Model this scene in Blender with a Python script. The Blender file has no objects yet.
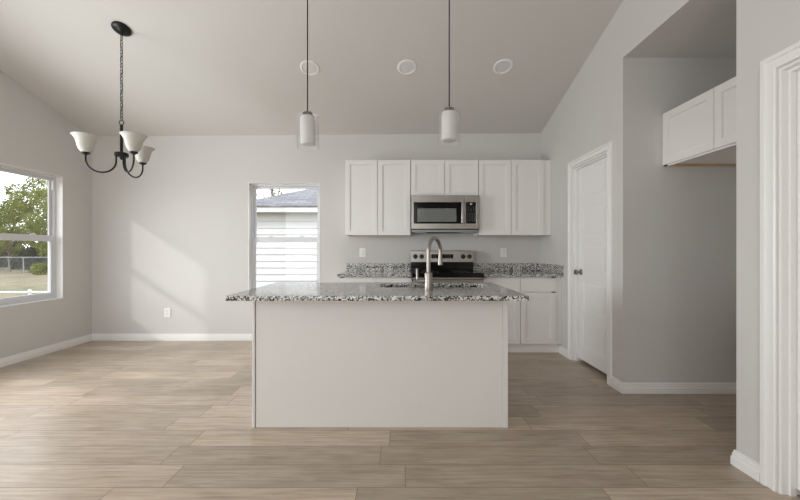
import bpy, bmesh, math, random
from mathutils import Vector, Matrix
random.seed(7)
SC = bpy.context.scene
COL = SC.collection
PI = math.pi

# ------------------------------------------------------------------ camera, sky, sun, lights, exposure
cam_d = bpy.data.cameras.new('camera')
cam = bpy.data.objects.new('camera', cam_d)
COL.objects.link(cam)
cam.location = (0, 0, 1.19)
cam.rotation_euler = (PI/2, 0, 0)
cam_d.sensor_width = 36.0
cam_d.lens = 36.0*350/800
cam_d.clip_start = 0.05
cam_d.clip_end = 400
SC.camera = cam

SC.view_settings.view_transform = 'Standard'
SC.view_settings.look = 'None'
SC.view_settings.gamma = 1
SC.view_settings.exposure = 0.07
SC.view_settings.use_curve_mapping = False
SC.cycles.use_denoising = True
SC.cycles.max_bounces = 18
SC.cycles.glossy_bounces = 12
SC.cycles.transmission_bounces = 12
SC.cycles.diffuse_bounces = 8
SC.cycles.transparent_max_bounces = 24
SC.cycles.caustics_reflective = False
SC.cycles.caustics_refractive = False

w = bpy.data.worlds.new('sky')
SC.world = w
w.use_nodes = True
nt = w.node_tree
nt.nodes.clear()
wo = nt.nodes.new('ShaderNodeOutputWorld')
wb = nt.nodes.new('ShaderNodeBackground')
wg = nt.nodes.new('ShaderNodeTexCoord')
wsx = nt.nodes.new('ShaderNodeSeparateXYZ')
wr = nt.nodes.new('ShaderNodeValToRGB')
wr.color_ramp.elements[0].position = 0.0
wr.color_ramp.elements[0].color = (0.98, 0.99, 1.0, 1)
wr.color_ramp.elements[1].position = 0.9
wr.color_ramp.elements[1].color = (0.78, 0.87, 1.0, 1)
nt.links.new(wg.outputs['Generated'], wsx.inputs[0])
nt.links.new(wsx.outputs['Z'], wr.inputs[0])
nt.links.new(wr.outputs[0], wb.inputs[0])
wb.inputs[1].default_value = 2.9
nt.links.new(wb.outputs[0], wo.inputs[0])

sun_d = bpy.data.lights.new('sun', 'SUN')
sun_d.energy = 0.95
sun_d.angle = math.radians(3.0)
sun_d.color = (1.0, 0.985, 0.96)
sun = bpy.data.objects.new('sun', sun_d)
COL.objects.link(sun)
sun.location = (-14, -10, 12)
sun.rotation_euler = Vector((1.29, 1.0, -0.86)).to_track_quat('-Z', 'Y').to_euler()

def area(name, loc, direction, sx, sy, power, color=(1, 1, 1)):
    d = bpy.data.lights.new(name, 'AREA')
    d.shape = 'RECTANGLE'
    d.size, d.size_y = sx, sy
    d.energy = power
    d.color = color
    o = bpy.data.objects.new(name, d)
    COL.objects.link(o)
    o.location = loc
    o.rotation_euler = Vector(direction).to_track_quat('-Z', 'Z').to_euler()
    return o

# added fill lamps: one before the solid rear wall, one outside an added window
area('rear_fill', (-1.7, -2.5, 1.45), (0, 1, 0), 4.4, 2.4, 90, (0.95, 0.98, 1.0))
area('side_fill', (-4.26, 2.05, 1.34), (1, 0, 0), 1.75, 1.45, 138, (0.935, 0.98, 1.0))

# ------------------------------------------------------------------ materials
def srgb(r, g, b):
    f = lambda c: (c/255/12.92) if c/255 <= 0.04045 else ((c/255+0.055)/1.055)**2.4
    return (f(r), f(g), f(b), 1)

class N:
    """tiny node-graph helper"""
    def __init__(s, name):
        s.m = bpy.data.materials.new(name)
        s.m.use_nodes = True
        s.t = s.m.node_tree
        s.t.nodes.clear()
        s.out = s.t.nodes.new('ShaderNodeOutputMaterial')
    def node(s, typ, ins=None, **props):
        n = s.t.nodes.new(typ)
        for k, v in props.items():
            setattr(n, k, v)
        if ins:
            for k, v in ins.items():
                s.put(n.inputs[k], v)
        return n
    def put(s, sock, v):
        if isinstance(v, bpy.types.NodeSocket):
            s.t.links.new(v, sock)
        else:
            sock.default_value = v
    def math(s, op, a, b=0.0, c=None):
        n = s.t.nodes.new('ShaderNodeMath')
        n.operation = op
        s.put(n.inputs[0], a)
        s.put(n.inputs[1], b)
        if c is not None:
            s.put(n.inputs[2], c)
        return n.outputs[0]
    def mix(s, f, a, b, mode='MIX'):
        n = s.t.nodes.new('ShaderNodeMix')
        n.data_type = 'RGBA'
        n.blend_type = mode
        s.put(n.inputs[0], f)
        s.put(n.inputs[6], a)
        s.put(n.inputs[7], b)
        return n.outputs[2]
    def pos(s):
        return s.t.nodes.new('ShaderNodeTexCoord').outputs['Object']
    def ramp(s, f, stops, interp='LINEAR'):
        n = s.t.nodes.new('ShaderNodeValToRGB')
        n.color_ramp.interpolation = interp
        e = n.color_ramp.elements
        while len(e) < len(stops):
            e.new(0.5)
        for i, (p, c) in enumerate(stops):
            e[i].position = p
            e[i].color = c
        s.put(n.inputs[0], f)
        return n.outputs[0]
    def principled(s, **kw):
        n = s.t.nodes.new('ShaderNodeBsdfPrincipled')
        for k, v in kw.items():
            s.put(n.inputs[k.replace('_', ' ')], v)
        s.t.links.new(n.outputs[0], s.out.inputs[0])
        return n
    def bump(s, h, strength, dist):
        n = s.t.nodes.new('ShaderNodeBump')
        n.inputs['Strength'].default_value = strength
        n.inputs['Distance'].default_value = dist
        s.put(n.inputs['Height'], h)
        return n.outputs[0]

def paint(name, col, rough=0.6, var=0.03, bump=0.0, scale=60.0):
    g = N(name)
    p = g.pos()
    n1 = g.node('ShaderNodeTexNoise', {'Vector': p, 'Scale': 1.3, 'Detail': 3.0}).outputs[0]
    dark = tuple(c*(1-var) for c in col[:3])+(1,)
    light = tuple(min(1, c*(1+var)) for c in col[:3])+(1,)
    c = g.mix(n1, dark, light)
    b = g.principled(Base_Color=c, Roughness=rough)
    if bump:
        h = g.node('ShaderNodeTexNoise', {'Vector': p, 'Scale': scale, 'Detail': 3.0}).outputs[0]
        g.put(b.inputs['Normal'], g.bump(h, bump, 0.002))
    return g.m

def metal(name, col, rough, brushed=None, var=0.06):
    g = N(name)
    p = g.pos()
    sc = g.node('ShaderNodeMapping', {'Vector': p, 'Scale': brushed or (40, 40, 40)}).outputs[0]
    n1 = g.node('ShaderNodeTexNoise', {'Vector': sc, 'Scale': 6.0, 'Detail': 4.0}).outputs[0]
    c = g.mix(n1, tuple(x*(1-var) for x in col[:3])+(1,), tuple(min(1, x*(1+var)) for x in col[:3])+(1,))
    r = g.math('MULTIPLY_ADD', n1, 0.12, rough-0.06)
    g.principled(Base_Color=c, Roughness=r, Metallic=1.0)
    return g.m

def plain(name, col, rough=0.5, metallic=0.0, spec=0.5):
    g = N(name)
    n1 = g.node('ShaderNodeTexNoise', {'Vector': g.pos(), 'Scale': 25.0, 'Detail': 2.0}).outputs[0]
    r = g.math('MULTIPLY_ADD', n1, 0.08, max(0.0, rough-0.04))
    b = g.principled(Base_Color=col, Roughness=r, Metallic=metallic)
    b.inputs['Specular IOR Level'].default_value = spec
    return g.m

def thin_glass(name, tint=(1, 1, 1, 1), ior=1.45, rough=0.0, light_haze=0.0):
    g = N(name)
    bf = g.t.nodes.new('ShaderNodeNewGeometry').outputs['Backfacing']
    i2 = g.math('MULTIPLY_ADD', bf, 1.0/ior-ior, ior)      # same reflectance on both faces of the thin sheet
    fr = g.node('ShaderNodeFresnel', {'IOR': i2}).outputs[0]
    t = g.node('ShaderNodeBsdfTransparent', {'Color': tint})
    gl = g.node('ShaderNodeBsdfGlossy', {'Roughness': rough})
    mx = g.node('ShaderNodeMixShader', {0: fr, 1: t.outputs[0], 2: gl.outputs[0]})
    if light_haze:
        df = g.node('ShaderNodeBsdfDiffuse', {'Color': (0.95, 0.95, 0.95, 1)})  # white diffuse stands in for light gathered at the glass edges
        mx = g.node('ShaderNodeMixShader', {0: light_haze, 1: mx.outputs[0], 2: df.outputs[0]})
    g.t.links.new(mx.outputs[0], g.out.inputs[0])
    return g.m

def frosted(name, col, trans=0.4):
    g = N(name)
    n1 = g.node('ShaderNodeTexNoise', {'Vector': g.pos(), 'Scale': 18.0, 'Detail': 3.0}).outputs[0]
    c = g.mix(n1, tuple(x*0.95 for x in col[:3])+(1,), col)
    d = g.node('ShaderNodeBsdfDiffuse', {'Color': c})
    t = g.node('ShaderNodeBsdfTranslucent', {'Color': c})
    m1 = g.node('ShaderNodeMixShader', {0: trans, 1: d.outputs[0], 2: t.outputs[0]})
    bf = g.t.nodes.new('ShaderNodeNewGeometry').outputs['Backfacing']
    fr = g.node('ShaderNodeFresnel', {'IOR': g.math('MULTIPLY_ADD', bf, 1.0/1.4-1.4, 1.4)}).outputs[0]
    gl = g.node('ShaderNodeBsdfGlossy', {'Roughness': 0.5})
    m2 = g.node('ShaderNodeMixShader', {0: fr, 1: m1.outputs[0], 2: gl.outputs[0]})
    g.t.links.new(m2.outputs[0], g.out.inputs[0])
    return g.m

def floor_material():
    g = N('wood_plank_floor')
    p = g.pos()
    s = g.node('ShaderNodeSeparateXYZ', {0: p})
    x, y = s.outputs[0], s.outputs[1]
    v = g.math('DIVIDE', g.math('SUBTRACT', y, 1.754-18.5), 0.185)
    row = g.math('FLOOR', v)
    fv = g.math('FRACT', v)
    rr = g.node('ShaderNodeTexWhiteNoise', {'W': row}, noise_dimensions='1D').outputs['Value']
    u = g.math('ADD', g.math('DIVIDE', g.math('ADD', x, 30.0), 1.22), g.math('MULTIPLY', rr, 7.0))
    colm = g.math('FLOOR', u)
    fu = g.math('FRACT', u)
    idv = g.node('ShaderNodeCombineXYZ', {0: row, 1: colm, 2: 0.0}).outputs[0]
    wn = g.node('ShaderNodeTexWhiteNoise', {'Vector': idv}, noise_dimensions='3D')
    tone, idc = wn.outputs['Value'], wn.outputs['Color']
    off = g.node('ShaderNodeVectorMath', {0: idc, 1: (37.0, 19.0, 11.0)}, operation='MULTIPLY').outputs[0]
    pv = g.node('ShaderNodeVectorMath', {0: p, 1: off}, operation='ADD').outputs[0]
    gm = g.node('ShaderNodeMapping', {'Vector': pv, 'Scale': (1.0, 20.0, 1.0)}).outputs[0]
    grain = g.node('ShaderNodeTexNoise', {'Vector': gm, 'Scale': 3.2, 'Detail': 7.0, 'Roughness': 0.62, 'Distortion': 0.6}).outputs[0]
    gm2 = g.node('ShaderNodeMapping', {'Vector': pv, 'Scale': (2.0, 60.0, 1.0)}).outputs[0]
    fine = g.node('ShaderNodeTexNoise', {'Vector': gm2, 'Scale': 3.0, 'Detail': 4.0}).outputs[0]
    gm3 = g.node('ShaderNodeMapping', {'Vector': pv, 'Scale': (1.6, 4.5, 1.0)}).outputs[0]
    blot = g.node('ShaderNodeTexNoise', {'Vector': gm3, 'Scale': 2.2, 'Detail': 3.0}).outputs[0]
    f = g.math('ADD', g.math('MULTIPLY', grain, 0.62), g.math('ADD', g.math('MULTIPLY', blot, 0.3), g.math('MULTIPLY', fine, 0.10)))
    c = g.ramp(f, [(0.30, srgb(132, 114, 97)), (0.45, srgb(166, 149, 131)), (0.56, srgb(182, 166, 148)), (0.72, srgb(198, 184, 168))])
    tn = g.math('MULTIPLY_ADD', tone, 0.34, 0.82)
    c = g.mix(1.0, c, g.node('ShaderNodeCombineColor', {0: tn, 1: tn, 2: tn}).outputs[0], 'MULTIPLY')
    ev = g.math('MULTIPLY', g.math('MINIMUM', fv, g.math('SUBTRACT', 1.0, fv)), 0.185)
    eu = g.math('MULTIPLY', g.math('MINIMUM', fu, g.math('SUBTRACT', 1.0, fu)), 1.22)
    e = g.math('MINIMUM', ev, eu)
    seam = g.math('SUBTRACT', 1.0, g.math('SMOOTH_MIN', g.math('DIVIDE', e, 0.003), 1.0, 0.1))
    seam = g.math('MAXIMUM', seam, 0.0)
    c = g.mix(g.math('MULTIPLY', seam, 0.8), c, srgb(70, 58, 48))
    h = g.math('SUBTRACT', g.math('MULTIPLY', fine, 0.2), seam)
    rough = g.math('MULTIPLY_ADD', grain, 0.12, 0.25)
    b = g.principled(Base_Color=c, Roughness=rough)
    b.inputs['Specular IOR Level'].default_value = 0.5
    g.put(b.inputs['Normal'], g.bump(h, 0.15, 0.002))
    return g.m

def granite_material():
    g = N('speckled_granite')
    p = g.pos()
    nz = g.node('ShaderNodeTexNoise', {'Vector': p, 'Scale': 70.0, 'Detail': 3.0}).outputs['Color']
    dv = g.node('ShaderNodeVectorMath', {0: nz, 1: (0.014, 0.014, 0.014)}, operation='MULTIPLY').outputs[0]
    pv = g.node('ShaderNodeVectorMath', {0: p, 1: dv}, operation='ADD').outputs[0]
    v1 = g.node('ShaderNodeTexVoronoi', {'Vector': pv, 'Scale': 118.0}).outputs['Color']
    v2 = g.node('ShaderNodeTexVoronoi', {'Vector': pv, 'Scale': 270.0}).outputs['Color']
    a = g.node('ShaderNodeSeparateColor', {0: v1}).outputs[0]
    b2 = g.node('ShaderNodeSeparateColor', {0: v2}).outputs[1]
    f = g.math('ADD', g.math('MULTIPLY', a, 0.68), g.math('MULTIPLY', b2, 0.32))
    c = g.ramp(f, [(0.0, srgb(28, 27, 28)), (0.37, srgb(92, 90, 88)), (0.46, srgb(150, 148, 145)), (0.55, srgb(205, 203, 198)), (0.74, srgb(232, 230, 226))], 'CONSTANT')
    b = g.principled(Base_Color=c, Roughness=0.07)
    b.inputs['Specular IOR Level'].default_value = 0.6
    return g.m

def foliage_material(name, c1, c2):
    g = N(name)
    p = g.pos()
    n1 = g.node('ShaderNodeTexNoise', {'Vector': p, 'Scale': 1.6, 'Detail': 5.0, 'Roughness': 0.7}).outputs[0]
    n2 = g.node('ShaderNodeTexWhiteNoise', {'Vector': g.node('ShaderNodeVectorMath', {0: p, 1: (6, 6, 6)}, operation='MULTIPLY').outputs[0]}).outputs[0]
    f = g.math('ADD', g.math('MULTIPLY', n1, 0.9), g.math('MULTIPLY', n2, 0.25))
    c = g.ramp(f, [(0.3, c1), (0.75, c2)])
    d = g.node('ShaderNodeBsdfDiffuse', {'Color': c})
    t = g.node('ShaderNodeBsdfTranslucent', {'Color': c})
    m1 = g.node('ShaderNodeMixShader', {0: 0.35, 1: d.outputs[0], 2: t.outputs[0]})
    g.t.links.new(m1.outputs[0], g.out.inputs[0])
    return g.m

def lawn_material():
    g = N('lawn_grass')
    p = g.pos()
    n1 = g.node('ShaderNodeTexNoise', {'Vector': p, 'Scale': 0.35, 'Detail': 5.0, 'Roughness': 0.7}).outputs[0]
    n2 = g.node('ShaderNodeTexNoise', {'Vector': p, 'Scale': 9.0, 'Detail': 6.0, 'Roughness': 0.8}).outputs[0]
    c = g.ramp(n1, [(0.35, srgb(98, 102, 64)), (0.48, srgb(136, 124, 92)), (0.60, srgb(150, 132, 108))])
    c = g.mix(n2, g.mix(1.0, c, (0.45, 0.45, 0.42, 1), 'MULTIPLY'), c)
    g.principled(Base_Color=c, Roughness=0.95)
    return g.m

def shingle_material():
    g = N('roof_shingles')
    p = g.pos()
    br = g.node('ShaderNodeTexBrick', {'Vector': g.node('ShaderNodeMapping', {'Vector': p, 'Scale': (1, 1.2, 1.2)}).outputs[0],
                'Color1': srgb(92, 91, 93), 'Color2': srgb(138, 136, 136), 'Mortar': srgb(66, 65, 68),
                'Scale': 1.0, 'Mortar Size': 0.012, 'Brick Width': 0.32, 'Row Height': 0.15}).outputs[0]
    n = g.node('ShaderNodeTexNoise', {'Vector': p, 'Scale': 30.0, 'Detail': 4.0}).outputs[0]
    c = g.mix(0.35, br, g.mix(n, srgb(90, 89, 91), srgb(150, 148, 148)))
    g.principled(Base_Color=c, Roughness=0.9)
    return g.m

M = {}
M['wall'] = paint('wall_paint_greige', srgb(206, 204, 201), 0.75, 0.012, 0.15, 180)
M['ceiling'] = paint('ceiling_paint', srgb(206, 203, 199), 0.85, 0.012, 0.25, 90)
M['trim'] = paint('trim_white', srgb(234, 233, 231), 0.35, 0.01)
M['cab'] = paint('cabinet_white', srgb(230, 228, 225), 0.4, 0.01)
M['island'] = paint('island_panel_white', srgb(222, 220, 217), 0.45, 0.012)
M['vinyl'] = paint('vinyl_white', srgb(216, 217, 220), 0.35, 0.01)
M['floor'] = floor_material()
M['granite'] = granite_material()
M['steel'] = metal('brushed_stainless', (0.37, 0.345, 0.32), 0.32, (2, 40, 60))
M['sinksteel'] = metal('sink_stainless', (0.66, 0.66, 0.66), 0.22, (30, 30, 4))
M['nickel'] = metal('brushed_nickel', (0.33, 0.30, 0.27), 0.36)
M['bronze'] = plain('dark_bronze', srgb(14, 13, 13), 0.4, 0.0, 0.3)
M['capbronze'] = plain('bronze_cap', srgb(104, 94, 86), 0.35, 0.7)
M['black'] = plain('black_gloss', srgb(12, 12, 13), 0.1, 0.0, 0.25)
M['blackmat'] = plain('black_matte', srgb(24, 24, 25), 0.45)
M['micwin'] = plain('microwave_window', srgb(112, 114, 112), 0.12)
M['keys'] = plain('key_print', srgb(112, 112, 112), 0.5)
M['display'] = plain('display_glass', srgb(176, 182, 186), 0.2)
M['plastic'] = plain('white_plastic', srgb(236, 235, 232), 0.3)
M['slot'] = plain('slot_dark', srgb(60, 58, 56), 0.6)
M['maple'] = paint('maple_plywood', srgb(196, 164, 124), 0.5, 0.08)
M['paneglass'] = thin_glass('window_glass')
M['pendglass'] = thin_glass('pendant_clear_glass', (1, 1, 1, 1), 1.5, 0.03, 0.03)
M['shade'] = frosted('alabaster_glass', (0.72, 0.715, 0.66, 1), 0.35)
M['opal'] = frosted('opal_glass', (0.92, 0.91, 0.89, 1), 0.3)
M['lens'] = frosted('light_lens', (0.78, 0.77, 0.755, 1), 0.1)
M['siding'] = paint('white_lap_siding', srgb(220, 220, 219), 0.6, 0.02)
M['shingle'] = shingle_material()
M['lawn'] = lawn_material()
M['leaf_a'] = foliage_material('leaves_yellow_green', srgb(62, 74, 38), srgb(152, 156, 92))  # tone spread also puts leaf shade and highlights into the colour
M['leaf_b'] = foliage_material('leaves_green', srgb(46, 62, 30), srgb(104, 118, 56))
M['leaf_c'] = foliage_material('leaves_grey_green', srgb(58, 62, 50), srgb(98, 100, 80))
M['bark'] = paint('bark', srgb(128, 116, 104), 0.9, 0.25)
M['galv'] = plain('galvanised_steel', srgb(150, 152, 152), 0.45, 0.6)
M['whitepaint'] = plain('painted_pipe', srgb(222, 224, 226), 0.4)

# ------------------------------------------------------------------ mesh helpers
def root_origin(o):
    while o.parent is not None:
        o = o.parent
    return Vector(o.location)

def thing(name, label, cat, loc=(0, 0, 0), group=None, kind=None):
    o = bpy.data.objects.new(name, None)
    o.empty_display_size = 0.1
    COL.objects.link(o)
    o.location = loc
    return tag(o, label, cat, group, kind)

def tag(o, label, cat, group=None, kind=None):
    o['label'] = label
    o['category'] = cat
    if group:
        o['group'] = group
    if kind:
        o['kind'] = kind
    return o

class MB:
    """collects shapes given in world coordinates, builds them as ONE mesh object"""
    def __init__(s):
        s.bm = bmesh.new()
    def quad(s, pts):
        vs = [s.bm.verts.new(p) for p in pts]
        return s.bm.faces.new(vs)
    def box(s, x0, x1, y0, y1, z0, z1, bev=0.0, seg=2):
        t = bmesh.new()
        bmesh.ops.create_cube(t, size=1)
        bmesh.ops.transform(t, verts=t.verts, matrix=Matrix.Translation(((x0+x1)/2, (y0+y1)/2, (z0+z1)/2)) @ Matrix.Diagonal((abs(x1-x0), abs(y1-y0), abs(z1-z0), 1)))
        if bev:
            bmesh.ops.bevel(t, geom=t.edges[:], offset=bev, segments=seg, profile=0.5, affect='EDGES')
        s.merge(t)
        return s
    def merge(s, t):
        me = bpy.data.meshes.new('tmp')
        t.to_mesh(me)
        t.free()
        s.bm.from_mesh(me)
        bpy.data.meshes.remove(me)
    def cyl(s, p0, p1, r0, r1=None, n=24, caps=True):
        r1 = r0 if r1 is None else r1
        p0, p1 = Vector(p0), Vector(p1)
        d = p1-p0
        t = bmesh.new()
        bmesh.ops.create_cone(t, cap_ends=caps, cap_tris=False, segments=n, radius1=r0, radius2=r1, depth=d.length)
        bmesh.ops.transform(t, verts=t.verts, matrix=Matrix.Translation((p0+p1)/2) @ d.to_track_quat('Z', 'Y').to_matrix().to_4x4())
        s.merge(t)
        return s
    def lathe(s, prof, origin, axis=(0, 0, 1), n=32, close=False):
        """prof: (radius, height) pairs along axis from origin"""
        R = Vector(axis).normalized().to_track_quat('Z', 'Y').to_matrix()
        o = Vector(origin)
        rings = []
        for r, h in prof:
            if r < 1e-6:
                rings.append([s.bm.verts.new(o+R @ Vector((0, 0, h)))])
            else:
                rings.append([s.bm.verts.new(o+R @ Vector((r*math.cos(2*PI*k/n), r*math.sin(2*PI*k/n), h))) for k in range(n)])
        prs = list(zip(rings, rings[1:]))
        if close:
            prs.append((rings[-1], rings[0]))
        for a, b in prs:
            for k in range(n):
                k2 = (k+1) % n
                if len(a) == 1 and len(b) == 1:
                    continue
                if len(a) == 1:
                    s.bm.faces.new((a[0], b[k2], b[k]))
                elif len(b) == 1:
                    s.bm.faces.new((a[k], a[k2], b[0]))
                else:
                    s.bm.faces.new((a[k], a[k2], b[k2], b[k]))
        return s
    def tube(s, pts, r, n=12, caps=True, closed=False):
        pts = [Vector(p) for p in pts]
        m = len(pts)
        rad = r if isinstance(r, (list, tuple)) else [r]*m
        rings = []
        up = None
        for i, p in enumerate(pts):
            if closed:
                d = pts[(i+1) % m]-pts[i-1]
            else:
                d = pts[min(i+1, m-1)]-pts[max(i-1, 0)]
            d.normalize()
            if up is None:
                up = d.orthogonal().normalized()
            up = (up-d*up.dot(d))
            if up.length < 1e-6:
                up = d.orthogonal()
            up.normalize()
            sd = d.cross(up)
            rings.append([s.bm.verts.new(p+(up*math.cos(2*PI*k/n)+sd*math.sin(2*PI*k/n))*rad[i]) for k in range(n)])
        prs = list(zip(rings, rings[1:]))
        if closed:
            prs.append((rings[-1], rings[0]))
        for a, b in prs:
            for k in range(n):
                s.bm.faces.new((a[k], a[(k+1) % n], b[(k+1) % n], b[k]))
        if caps and not closed:
            s.bm.faces.new(list(reversed(rings[0])))
            s.bm.faces.new(rings[-1])
        return s
    def prism(s, poly, mapf, d0, d1):
        """poly 2D; mapf(u,v,d)->world"""
        a = [s.bm.verts.new(mapf(u, v, d0)) for u, v in poly]
        b = [s.bm.verts.new(mapf(u, v, d1)) for u, v in poly]
        n = len(poly)
        s.bm.faces.new(a)
        s.bm.faces.new(list(reversed(b)))
        for i in range(n):
            s.bm.faces.new((a[i], b[i], b[(i+1) % n], a[(i+1) % n]))
        return s
    def sweep(s, path, prof, mapf, side=1):
        """path 2D points; prof (a=in-plane offset to the `side` of travel, b=out of plane); mapf(u,v,b)->world; mitred"""
        path = [Vector(p) for p in path]
        m = len(path)
        rings = []
        for i in range(m):
            ds = []
            if i > 0:
                ds.append((path[i]-path[i-1]).normalized())
            if i < m-1:
                ds.append((path[i+1]-path[i]).normalized())
            ns = [Vector((-d.y, d.x))*side for d in ds]
            if len(ns) == 2:
                nn = (ns[0]+ns[1])
                nn = nn/nn.length_squared*2 if nn.length > 1e-6 else ns[0]
            else:
                nn = ns[0]
            rings.append([s.bm.verts.new(mapf(*(path[i]+nn*a), b)) for a, b in prof])
        k = len(prof)
        for a, b in zip(rings, rings[1:]):
            for j in range(k):
                s.bm.faces.new((a[j], a[(j+1) % k], b[(j+1) % k], b[j]))
        s.bm.faces.new(list(reversed(rings[0])))
        s.bm.faces.new(rings[-1])
        return s
    def build(s, name, mat, parent=None, smooth=None, loc=(0, 0, 0)):
        org = root_origin(parent) if parent is not None else Vector(loc)
        bmesh.ops.recalc_face_normals(s.bm, faces=s.bm.faces[:])
        if org.length:
            bmesh.ops.translate(s.bm, verts=s.bm.verts[:], vec=-org)
        me = bpy.data.meshes.new(name)
        s.bm.to_mesh(me)
        s.bm.free()
        me.materials.append(mat)
        o = bpy.data.objects.new(name, me)
        COL.objects.link(o)
        if parent is not None:
            o.parent = parent
        else:
            o.location = org
        if smooth is not None:
            for p in me.polygons:
                p.use_smooth = True
            me.set_sharp_from_angle(angle=math.radians(smooth))
        return o

def copy_tree(o, parent=None):
    c = o.copy()
    COL.objects.link(c)
    if parent is not None:
        c.parent = parent
    for ch in list(o.children):
        copy_tree(ch, c)
    return c

def rrect(x0, x1, y0, y1, r, n=8):
    pts = []
    for cx, cy, a0 in ((x1-r, y1-r, 0), (x0+r, y1-r, PI/2), (x0+r, y0+r, PI), (x1-r, y0+r, 3*PI/2)):
        for k in range(n+1):
            a = a0+PI/2*k/n
            pts.append((cx+r*math.cos(a), cy+r*math.sin(a)))
    return pts

def plate(mb, outer, z0, z1, hole=None, bev=0.0):
    """flat slab with an optional cutout, its edges eased"""
    cu = bpy.data.curves.new('tmp', 'CURVE')
    cu.dimensions = '2D'
    cu.fill_mode = 'BOTH'
    for loop in [outer]+([hole] if hole else []):
        sp = cu.splines.new('POLY')
        sp.points.add(len(loop)-1)
        for q, (x, y) in zip(sp.points, loop):
            q.co = (x, y, 0, 1)
        sp.use_cyclic_u = True
    cu.extrude = (z1-z0)/2-bev
    cu.bevel_depth = bev
    cu.bevel_resolution = 2
    cu.offset = -bev
    o = bpy.data.objects.new('tmp', cu)
    COL.objects.link(o)
    dg = bpy.context.evaluated_depsgraph_get()
    me = bpy.data.meshes.new_from_object(o.evaluated_get(dg))
    t = bmesh.new()
    t.from_mesh(me)
    bmesh.ops.remove_doubles(t, verts=t.verts[:], dist=1e-5)
    bmesh.ops.translate(t, verts=t.verts[:], vec=(0, 0, (z0+z1)/2))
    mb.merge(t)
    bpy.data.objects.remove(o)
    bpy.data.curves.remove(cu)
    bpy.data.meshes.remove(me)
    return mb

# ------------------------------------------------------------------ room dimensions
XL, XR = -4.057, 1.855          # left wall, right wall (room faces)
YB, YR = 4.61, -2.6             # back wall, rear wall behind the camera
T = 0.15
RIDGE = 1.0
SL = 0.314
def zc(x, y):
    """underside of the vaulted ceiling"""
    z = 2.707+0.0071*(x+1.1)+SL*(YB-RIDGE) if y < RIDGE else 2.707+0.0071*(x+1.1)+SL*(YB-y)
    if y < RIDGE:
        z -= SL*(RIDGE-y)
    return z

NY0, NY1, NZ = 1.93, 2.911, 2.79     # refrigerator nook opening
NXB = 2.80
D1 = (3.125, 3.775, 2.075)           # pantry doorway
D2 = (0.88, 1.712, 2.075)             # near doorway
W1 = (3.30, 4.213, 0.606, 2.075)     # left window
W3 = (1.16, 2.94, 0.606, 2.075)       # added unseen window beside the camera, for the side fill lamp
W2 = (-1.998, -1.054, 0.606, 2.075)  # back window

def wall(name, label, u0, u1, top, holes, mapf, mat, extra_u=()):
    """mapf(u, z, d): d=0 room face, d=T outer face.  holes (ua, ub, za, zb)"""
    us = sorted(set([u0, u1]+[h[0] for h in holes]+[h[1] for h in holes]+list(extra_u)))
    zs = sorted(set([0.0]+[h[2] for h in holes]+[h[3] for h in holes]))
    nz = len(zs)
    def zv(u, j):
        return zs[j] if j < nz else top(u)
    def solid(i, j):
        if i < 0 or j < 0 or i >= len(us)-1 or j >= nz:
            return False
        uc = (us[i]+us[i+1])/2
        zc_ = (zs[j]+(zs[j+1] if j+1 < nz else zs[j]+0.2))/2
        return not any(h[0] < uc < h[1] and h[2] < zc_ < h[3] for h in holes)
    mb = MB()
    cache = {}
    def V(i, j, d):
        k = (i, j, d)
        if k not in cache:
            cache[k] = mb.bm.verts.new(mapf(us[i], zv(us[i], j), d))
        return cache[k]
    for i in range(len(us)-1):
        for j in range(nz):
            if not solid(i, j):
                continue
            mb.bm.faces.new((V(i, j, 0), V(i+1, j, 0), V(i+1, j+1, 0), V(i, j+1, 0)))
            mb.bm.faces.new((V(i, j, T), V(i, j+1, T), V(i+1, j+1, T), V(i+1, j, T)))
            if not solid(i-1, j):
                mb.bm.faces.new((V(i, j, 0), V(i, j+1, 0), V(i, j+1, T), V(i, j, T)))
            if not solid(i+1, j):
                mb.bm.faces.new((V(i+1, j, 0), V(i+1, j, T), V(i+1, j+1, T), V(i+1, j+1, 0)))
            if not solid(i, j-1):
                mb.bm.faces.new((V(i, j, 0), V(i, j, T), V(i+1, j, T), V(i+1, j, 0)))
            if not solid(i, j+1):
                mb.bm.faces.new((V(i, j+1, 0), V(i+1, j+1, 0), V(i+1, j+1, T), V(i, j+1, T)))
    o = mb.build(name, mat)
    return tag(o, label, 'wall', kind='structure')

wall('wall_back', 'greige wall behind the kitchen cabinets and sunlit patch', XL-T, XR+T, lambda u: zc(u, YB)+0.004, [W2],
     lambda u, z, d: (u, YB+d, z), M['wall'])
wall('wall_left', 'greige wall with the garden window', YR-T, YB, lambda u: zc(XL, u)+0.004, [W1, W3],
     lambda u, z, d: (XL-d, u, z), M['wall'], [RIDGE])
wall('wall_right', 'greige wall with the pantry door and open refrigerator nook', YR-T, YB, lambda u: zc(XR, u)+0.004,
     [(D1[0], D1[1], 0.0, D1[2]), (NY0, NY1, 0.0, NZ), (D2[0], D2[1], 0.0, D2[2])],
     lambda u, z, d: (XR+d, u, z), M['wall'], [RIDGE])
wall('wall_rear', 'greige wall of the living room end', XL, XR, lambda u: zc(u, YR)+0.004, [],
     lambda u, z, d: (u, YR-d, z), M['wall'])
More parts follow.
